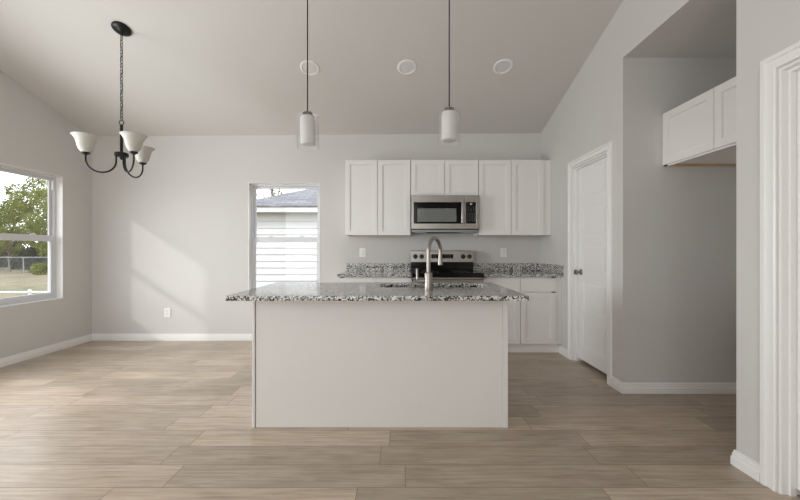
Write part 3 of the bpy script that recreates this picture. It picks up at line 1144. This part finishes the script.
# ------------------------------------------------------------------ outlets
def outlet(label, x, z, decora):
    root = thing('wall_outlet', label, 'outlet', (x, YB, z), 'white outlet plates on the back wall')
    y = YB-0.0005
    p = MB()
    p.box(x-0.042, x+0.042, y-0.006, y, z-0.060, z+0.060, 0.0025, 2)
    p.build('plate', M['plastic'], root)
    if decora:
        d = MB()
        d.box(x-0.017, x+0.017, y-0.0085, y-0.0055, z-0.034, z+0.034, 0.001, 1)
        recs = [(d.build('receptacle', M['plastic'], root), (z-0.017, z+0.017))]
    else:
        recs = []
        for zz in (z-0.020, z+0.020):
            d = MB()
            d.cyl((x, y-0.005, zz), (x, y-0.0085, zz), 0.0165, n=24)
            recs.append((d.build('receptacle', M['plastic'], root), (zz,)))
    for rc, zs in recs:
        s = MB()
        for zz in zs:
            s.box(x-0.0075, x-0.0050, y-0.0089, y-0.0080, zz-0.003, zz+0.006)
            s.box(x+0.0050, x+0.0075, y-0.0089, y-0.0080, zz-0.002, zz+0.006)
            s.cyl((x, y-0.0080, zz-0.009), (x, y-0.0089, zz-0.009), 0.0025, n=10)
        s.build('slots', M['slot'], rc)
    return root
outlet('white outlet plate above the counter left of the range', -0.490, 1.158, True)
outlet('white outlet plate above the counter right of the range', 1.366, 1.158, True)
outlet('white outlet plate low on the wall in the sunlit patch', -3.062, 0.367, False)

# ------------------------------------------------------------------ recessed ceiling lights
NRM = Vector((-0.0071, SL, 1)).normalized()
def recessed(x, y, label):
    o = Vector((x, y, zc(x, y)))
    ax = -NRM
    root = thing('recessed_light', label, 'ceiling light', tuple(o), 'recessed lights in the sloped ceiling')
    t = MB()
    t.lathe([(0.098, 0.0005), (0.098, 0.004), (0.090, 0.008), (0.078, 0.009), (0.074, 0.0035), (0.074, 0.0005)], tuple(o), tuple(ax), 40, True)
    t.build('trim_ring', M['plastic'], root, 40)
    l = MB()
    l.lathe([(0, 0.0045), (0.045, 0.0042), (0.0735, 0.0025), (0.0735, 0.0006), (0, 0.0006)], tuple(o), tuple(ax), 40)
    l.build('lens', M['lens'], root, 40)
    return root
recessed(-0.915, 3.555, 'flush round ceiling light behind the left pendant cord')
recessed(0.071, 3.555, 'flush round ceiling light midway between the two pendants')
recessed(1.046, 3.555, 'flush round ceiling light between the right pendant and side wall')

# ------------------------------------------------------------------ pendants
def pendant(x, y, ztop, label, tilt):
    """ztop = top of the cap"""
    zr = zc(x, y)
    root = thing('pendant_light', label, 'pendant light', (x, y, zr), 'pendants over the island')
    c = MB()
    c.lathe([(0, 0.0), (0.060, 0.0), (0.060, 0.012), (0.052, 0.022), (0.012, 0.028), (0, 0.028)], (x, y, zr-0.004), tuple(-NRM), 32)
    c.build('canopy', M['capbronze'], root, 40)
    w_ = MB()
    w_.cyl((x, y, ztop-0.002), (x, y, zr-0.022), 0.0042, n=10)
    w_.build('cord', M['bronze'], root, 60)
    ax = Vector((tilt, 0, -1)).normalized()
    o = Vector((x, y, ztop))
    k = MB()
    k.lathe([(0, 0), (0.012, 0.001), (0.030, 0.008), (0.034, 0.014), (0.034, 0.032), (0, 0.032)], tuple(o), tuple(ax), 32)
    k.build('socket_cap', M['capbronze'], root, 40)
    i = MB()
    r = 0.052
    i.lathe([(0.008, 0.0325), (r-0.012, 0.034), (r-0.003, 0.040), (r, 0.050), (r, 0.226), (r-0.004, 0.233), (r-0.014, 0.236), (0.004, 0.236), (0.004, 0.233), (r-0.014, 0.233), (r-0.006, 0.230), (r-0.003, 0.225), (r-0.003, 0.052), (r-0.014, 0.038), (0.008, 0.036)], tuple(o), tuple(ax), 40, True)
    i.build('inner_shade', M['opal'], root, 40)
    g = MB()
    R = 0.076
    g.lathe([(0.036, 0.020), (R-0.016, 0.021), (R-0.004, 0.027), (R, 0.040), (R, 0.262), (R-0.0035, 0.262), (R-0.0035, 0.042), (R-0.008, 0.030), (R-0.018, 0.025), (0.036, 0.024)], tuple(o), tuple(ax), 44, True)
    o_ = g.build('outer_glass', M['pendglass'], root, 40)
    o_['label'] = 'clear glass cylinder around the white shade'
    return root
pendant(-0.650, 2.46, 2.164, 'left glass cylinder pendant hanging over the island', 0.018)
pendant(0.346, 2.46, 2.194, 'right glass cylinder pendant hanging over the island', -0.01)

# ------------------------------------------------------------------ chandelier
def chandelier():
    cx, cy = -2.480, 3.117
    zr = zc(cx, cy)
    root = thing('chandelier', 'black three-arm chandelier with frosted bell shades on a chain', 'chandelier', (cx, cy, zr))
    c = MB()
    c.lathe([(0, 0.0), (0.073, 0.0), (0.073, 0.010), (0.064, 0.020), (0.040, 0.024), (0.020, 0.030), (0.010, 0.034), (0, 0.036)], (cx, cy, zr-0.004), tuple(-NRM), 36)
    can = c.build('canopy', M['bronze'], root, 40)
    zt = zr-0.040
    h = MB()
    h.tube([(cx+0.013*math.sin(2*PI*k/16), cy, zt+0.013*math.cos(2*PI*k/16)) for k in range(16)], 0.003, 8, closed=True)
    h.build('hanging_hook', M['bronze'], can, 60)
    # chain of oval links, alternately turned
    z_end = 2.345
    z_start = zt-0.008
    pitch = 0.030
    nl = int(round((z_start-z_end)/pitch))
    pitch = (z_start-z_end)/nl
    ch = MB()
    for i in range(nl):
        zc_ = z_start-pitch*(i+0.5)
        hl = pitch*0.5+0.0035
        pts = []
        for k in range(16):
            a = 2*PI*k/16
            s_, t_ = 0.0085*math.cos(a), hl*math.sin(a)
            pts.append((cx+(s_ if i % 2 else 0.35*s_), cy+(0.35*s_ if i % 2 else s_), zc_+t_))
        ch.tube(pts, 0.0024, 6, closed=True)
    ch.build('chain', M['bronze'], root, 60)
    cd = MB()
    cd.tube([(cx+0.006*math.sin(k*1.3), cy+0.006*math.cos(k*1.3), z_start+0.01-(z_start-z_end)*k/24) for k in range(25)], 0.0022, 6)
    cd.build('cord', M['bronze'], root, 60)
    s = MB()
    s.tube([(cx+0.021*math.sin(2*PI*k/20), cy, 2.325+0.021*math.cos(2*PI*k/20)) for k in range(20)], 0.0035, 8, closed=True)
    s.build('loop', M['bronze'], root, 60)
    s = MB()
    s.lathe([(0, 0), (0.011, 0), (0.0135, 0.004), (0.0115, 0.012), (0.0115, 0.252), (0.014, 0.26), (0.0115, 0.268), (0, 0.268)], (cx, cy, 2.302), (0, 0, -1), 20)
    s.build('stem', M['bronze'], root, 40)
    s = MB()
    s.lathe([(0, 0), (0.047, 0.0), (0.052, 0.004), (0.052, 0.030), (0.047, 0.034), (0.018, 0.036), (0.012, 0.052), (0.006, 0.062), (0, 0.064)], (cx, cy, 2.055), (0, 0, -1), 32)
    s.build('hub', M['bronze'], root, 40)
    R = 0.245
    for az in (math.radians(88), math.radians(88+120), math.radians(88+240)):
        ux, uy = math.cos(az), math.sin(az)
        r0 = 0.038
        zb, zt_ = 1.868, 2.012
        pts = [(r0, 2.026), (r0, 1.985)]
        rm = (R-r0)/2
        zm = zb+rm*1.02
        for k in range(0, 21):
            a = PI+PI*k/20
            pts.append((r0+rm+rm*math.cos(a), zm+(zm-zb)*math.sin(a)))
        pts += [(R, zt_-0.012), (R, zt_)]
        a_ = MB()
        a_.tube([(cx+ux*p, cy+uy*p, z) for p, z in pts], 0.0068, 12)
        arm = a_.build('arm', M['bronze'], root, 60)
        px, py = cx+ux*R, cy+uy*R
        cu = MB()
        cu.lathe([(0, 0), (0.014, 0.0), (0.018, 0.006), (0.030, 0.011), (0.032, 0.017), (0.030, 0.021), (0.018, 0.022), (0, 0.022)], (px, py, zt_-0.006), n=28)
        cu.build('socket_cup', M['bronze'], arm, 40)
        sh = MB()
        prof = [(0.026, 0.0), (0.036, 0.006), (0.050, 0.026), (0.058, 0.050), (0.063, 0.078), (0.070, 0.104), (0.083, 0.127), (0.098, 0.142)]
        inner = [(r-0.0035, h_+0.002) for r, h_ in prof][::-1]
        sh.lathe(prof+[(0.097, 0.1445)]+inner, (px, py, zt_+0.0165), n=40, close=True)
        sh.build('glass_shade', M['shade'], root, 60)
    return root
chandelier()

# ------------------------------------------------------------------ outdoors
GZ = -0.62
m = MB()
m.quad([(-90, -40, GZ), (60, -40, GZ), (60, 90, GZ), (-90, 90, GZ)])
tag(m.build('lawn', M['lawn']), 'patchy green and straw lawn outside the windows', 'lawn', kind='structure')

def neighbour():
    Y0 = 8.5
    xa, xb = -3.62, 9.0
    root = thing('neighbouring_house', 'white lap-sided house seen through the narrow window', 'house', (0, Y0, GZ))
    s = MB()
    ex = 0.160
    z = GZ+0.1
    zs_top = 2.10
    rnd = random.Random(3)
    while z < zs_top:
        x = xa
        cut = xa+rnd.uniform(0.3, 3.2)
        while x < xb:
            x2 = min(cut, xb)
            t_ = min(z+ex+0.02, zs_top)
            s.prism([(Y0-0.030, z+0.004), (Y0-0.004, t_-0.02), (Y0+0.01, t_-0.02), (Y0+0.01, z+0.004)], lambda u, v, d: (d, u, v), x, x2-0.004)
            x = x2
            cut = x2+3.0
        z += ex
    s.build('lap_siding', M['siding'], root)
    b = MB()
    b.box(xa, xb, Y0+0.011, 16.0, GZ, zs_top)
    b.box(xa-0.02, xa+0.10, Y0-0.024, Y0+0.02, GZ, zs_top)
    b.build('house_body', M['siding'], root)
    # eave
    ez0, ez1 = 2.075, 2.185
    ov = 0.40
    e = MB()
    e.box(xa-ov, xb+ov, Y0-ov, Y0-ov+0.02, ez0, ez1)
    e.box(xa-ov, xa-ov+0.02, Y0-ov+0.02, 16+ov, ez0, ez1)
    e.build('fascia', M['siding'], root)
    so = MB()
    so.box(xa-ov+0.02, xb+ov, Y0-ov+0.02, 16+ov, ez0+0.01, ez0+0.022)
    so.build('soffit', M['siding'], root)
    # hip roof
    pt = 0.43
    X0, X1, Ya, Yb = xa-ov-0.03, xb+ov+0.03, Y0-ov-0.03, 16+ov+0.03
    hh = (Yb-Ya)/2
    r = MB()
    base = [Vector((X0, Ya, ez1+0.002)), Vector((X1, Ya, ez1+0.002)), Vector((X1, Yb, ez1+0.002)), Vector((X0, Yb, ez1+0.002))]
    ra, rb = Vector((X0+hh, Ya+hh, ez1+pt*hh)), Vector((X1-hh, Ya+hh, ez1+pt*hh))
    up = Vector((0, 0, 0.025))
    vb = [r.bm.verts.new(p) for p in base]
    vt = [r.bm.verts.new(p+up) for p in base]
    va, vr = r.bm.verts.new(ra+up), r.bm.verts.new(rb+up)
    r.bm.faces.new(vb[::-1])
    for i in range(4):
        r.bm.faces.new((vb[i], vb[(i+1) % 4], vt[(i+1) % 4], vt[i]))
    r.bm.faces.new((vt[0], vt[1], vr, va))
    r.bm.faces.new((vt[2], vt[3], va, vr))
    r.bm.faces.new((vt[1], vt[2], vr))
    r.bm.faces.new((vt[3], vt[0], va))
    r.build('roof', M['shingle'], root)
neighbour()

def leaf_cloud(mb, blobs, n, size, rnd):
    tot = sum(b[3]*b[3] for b in blobs)
    for cx, cy, cz, r in blobs:
        for k in range(max(6, int(n*r*r/tot))):
            v = Vector((rnd.gauss(0, 1), rnd.gauss(0, 1), rnd.gauss(0, 1))).normalized()
            p = Vector((cx, cy, cz))+v*r*(0.45+0.6*rnd.random()**0.6)
            a = Vector((rnd.gauss(0, 1), rnd.gauss(0, 1), rnd.gauss(0, 1))).normalized()
            b = a.orthogonal().normalized()
            c = a.cross(b)
            s = size*(0.6+0.8*rnd.random())
            mb.quad([p-b*s*0.5, p+c*s*0.3, p+b*s*0.5, p-c*s*0.3])

def tree(label, x, y, h, cr, mat, n, size, seed, lean=0.0, low=0.35, group=None, sparse=1.0):
    rnd = random.Random(seed)
    root = thing('tree', label, 'tree', (x, y, GZ), group)
    tr = MB()
    top = h*0.8
    trunk = [(x+lean*q*top+0.10*math.sin(3*q+seed), y+0.08*math.cos(4*q+seed), GZ+top*q) for q in [k/8 for k in range(9)]]
    tr.tube(trunk, [0.085*(1-0.75*k/8)*h/6+0.01 for k in range(9)], 8)
    blobs = []
    for k in range(11):
        q = low+(1-low)*((k+0.5)/11)
        a = k*2.4+seed
        rad = cr*(0.75*math.sin(min(1, (q-low)/(1-low)+0.18)*PI*0.86)+0.12)
        bx_, by_, bz_ = x+lean*q*h+rad*math.cos(a), y+rad*math.sin(a), GZ+h*q
        br = cr*rnd.uniform(0.34, 0.5)*sparse
        blobs.append((bx_, by_, bz_-br*0.4, br))
        base = trunk[min(8, max(2, int(q*8)-1))]
        tr.tube([base, ((base[0]+bx_)/2, (base[1]+by_)/2, (base[2]+bz_)/2-0.05), (bx_, by_, bz_)], [0.05*h/6, 0.03*h/6, 0.012], 6)
    tr.build('trunk', M['bark'], root, 60)
    cr_ = MB()
    leaf_cloud(cr_, blobs, n, size, rnd)
    cr_.build('crown', mat, root)
    return root

def at(px, Z):
    return (px-400)*Z/350
tree('tall yellow-green tree filling the right of the garden window', at(31, 36.0), 36.0, 9.0, 2.4, M['leaf_a'], 8500, 0.20, 1, 0.0, 0.30)
tree('dark green tree at the left of the garden window', at(1, 39.0), 39.0, 7.4, 2.3, M['leaf_b'], 6500, 0.21, 2, 0.0, 0.36)
tree('bushy yellow-green tree beside the window frame', at(56, 29.6), 29.6, 6.7, 1.7, M['leaf_a'], 5500, 0.19, 5, 0.0, 0.3)
tree('low green tree in front of the garden treeline', at(9, 28.9), 28.9, 3.7, 0.8, M['leaf_a'], 2000, 0.17, 8, 0.02, 0.45)
tree('slim tree beyond the garden window frame', at(-70, 28.9), 28.9, 6.4, 1.5, M['leaf_b'], 2400, 0.32, 9, 0.0, 0.35)
tree('bare-limbed grey tree behind the neighbouring roof', -10.6, 29.0, 9.6, 2.1, M['leaf_c'], 700, 0.16, 12, 0.0, 0.42, None, 0.8)

# brush along the far fence
u = MB()
rnd = random.Random(21)
bl = []
for k in range(230):
    Z = rnd.uniform(32.3, 32.6)
    px = rnd.uniform(-60, 90)
    r = rnd.uniform(0.4, 0.62)
    bl.append((at(px, Z), Z, GZ+r*0.6+rnd.random()*1.7, r))
leaf_cloud(u, bl, 17000, 0.24, rnd)
o = u.build('undergrowth', M['leaf_c'])
tag(o, 'tangled grey-green brush behind the wire fence', 'undergrowth', kind='stuff')
u = MB()
bl = [(at(38+rnd.uniform(-7, 9), 25.6), 25.6+rnd.uniform(-0.5, 0.5), GZ+rnd.uniform(0.25, 0.7), rnd.uniform(0.28, 0.45)) for k in range(9)]
leaf_cloud(u, bl, 1100, 0.15, rnd)
o = u.build('bush', M['leaf_a'], None, None, (at(38, 25.6), 25.6, GZ))
tag(o, 'green bush in front of the wire fence', 'bush')

def wire_fence():
    Z = 27.0
    xa, xb = at(-70, Z), at(95, Z)
    root = thing('wire_fence', 'chain-link fence along the far edge of the lawn', 'fence', ((xa+xb)/2, Z, GZ))
    k = 0
    x = xa
    while x <= xb:
        p = MB()
        p.cyl((x, Z, GZ), (x, Z, GZ+1.28), 0.035, n=10)
        p.build('post', M['galv'], root)
        x += 2.4
    p = MB()
    p.cyl((xa, Z, GZ+1.25), (xb, Z, GZ+1.25), 0.024, n=8)
    p.build('top_rail', M['galv'], root)
    m_ = MB()
    s = 0.15
    n_ = int((xb-xa)/s)
    for i in range(n_):
        x = xa+i*s
        for x2 in (x+1.2, x-1.2):
            m_.tube([(x, Z+0.002, GZ+0.03), (x2, Z+0.002, GZ+1.23)], 0.0035, 4, caps=False)
    m_.build('wire_mesh', M['galv'], root)
wire_fence()

def pipe_fence():
    a = Vector((-8.6, 5.2, 0))
    b = Vector((-6.2, 9.2, 0))
    za = 0.34
    root = thing('pipe_rail', 'white pipe rail on posts just outside the garden window', 'rail', (-7.2, 7.0, GZ))
    pts = [(-10.5, 7.03, za), (-4.6, 6.93, za+0.02)]
    r = MB()
    r.cyl(pts[0], pts[1], 0.019, n=14)
    r.build('rail', M['whitepaint'], root, 40)
    for x in (-9.95, -7.38, -4.81):
        q = (x-pts[0][0])/(pts[1][0]-pts[0][0])
        y = pts[0][1]+(pts[1][1]-pts[0][1])*q
        p = MB()
        p.cyl((x, y, GZ), (x, y, za-0.01), 0.024, n=14)
        p.lathe([(0, 0.055), (0.02, 0.05), (0.030, 0.03), (0.030, 0.0), (0, 0.0)], (x, y, za+0.012), n=16)
        p.build('post', M['whitepaint'], root, 40)
pipe_fence()
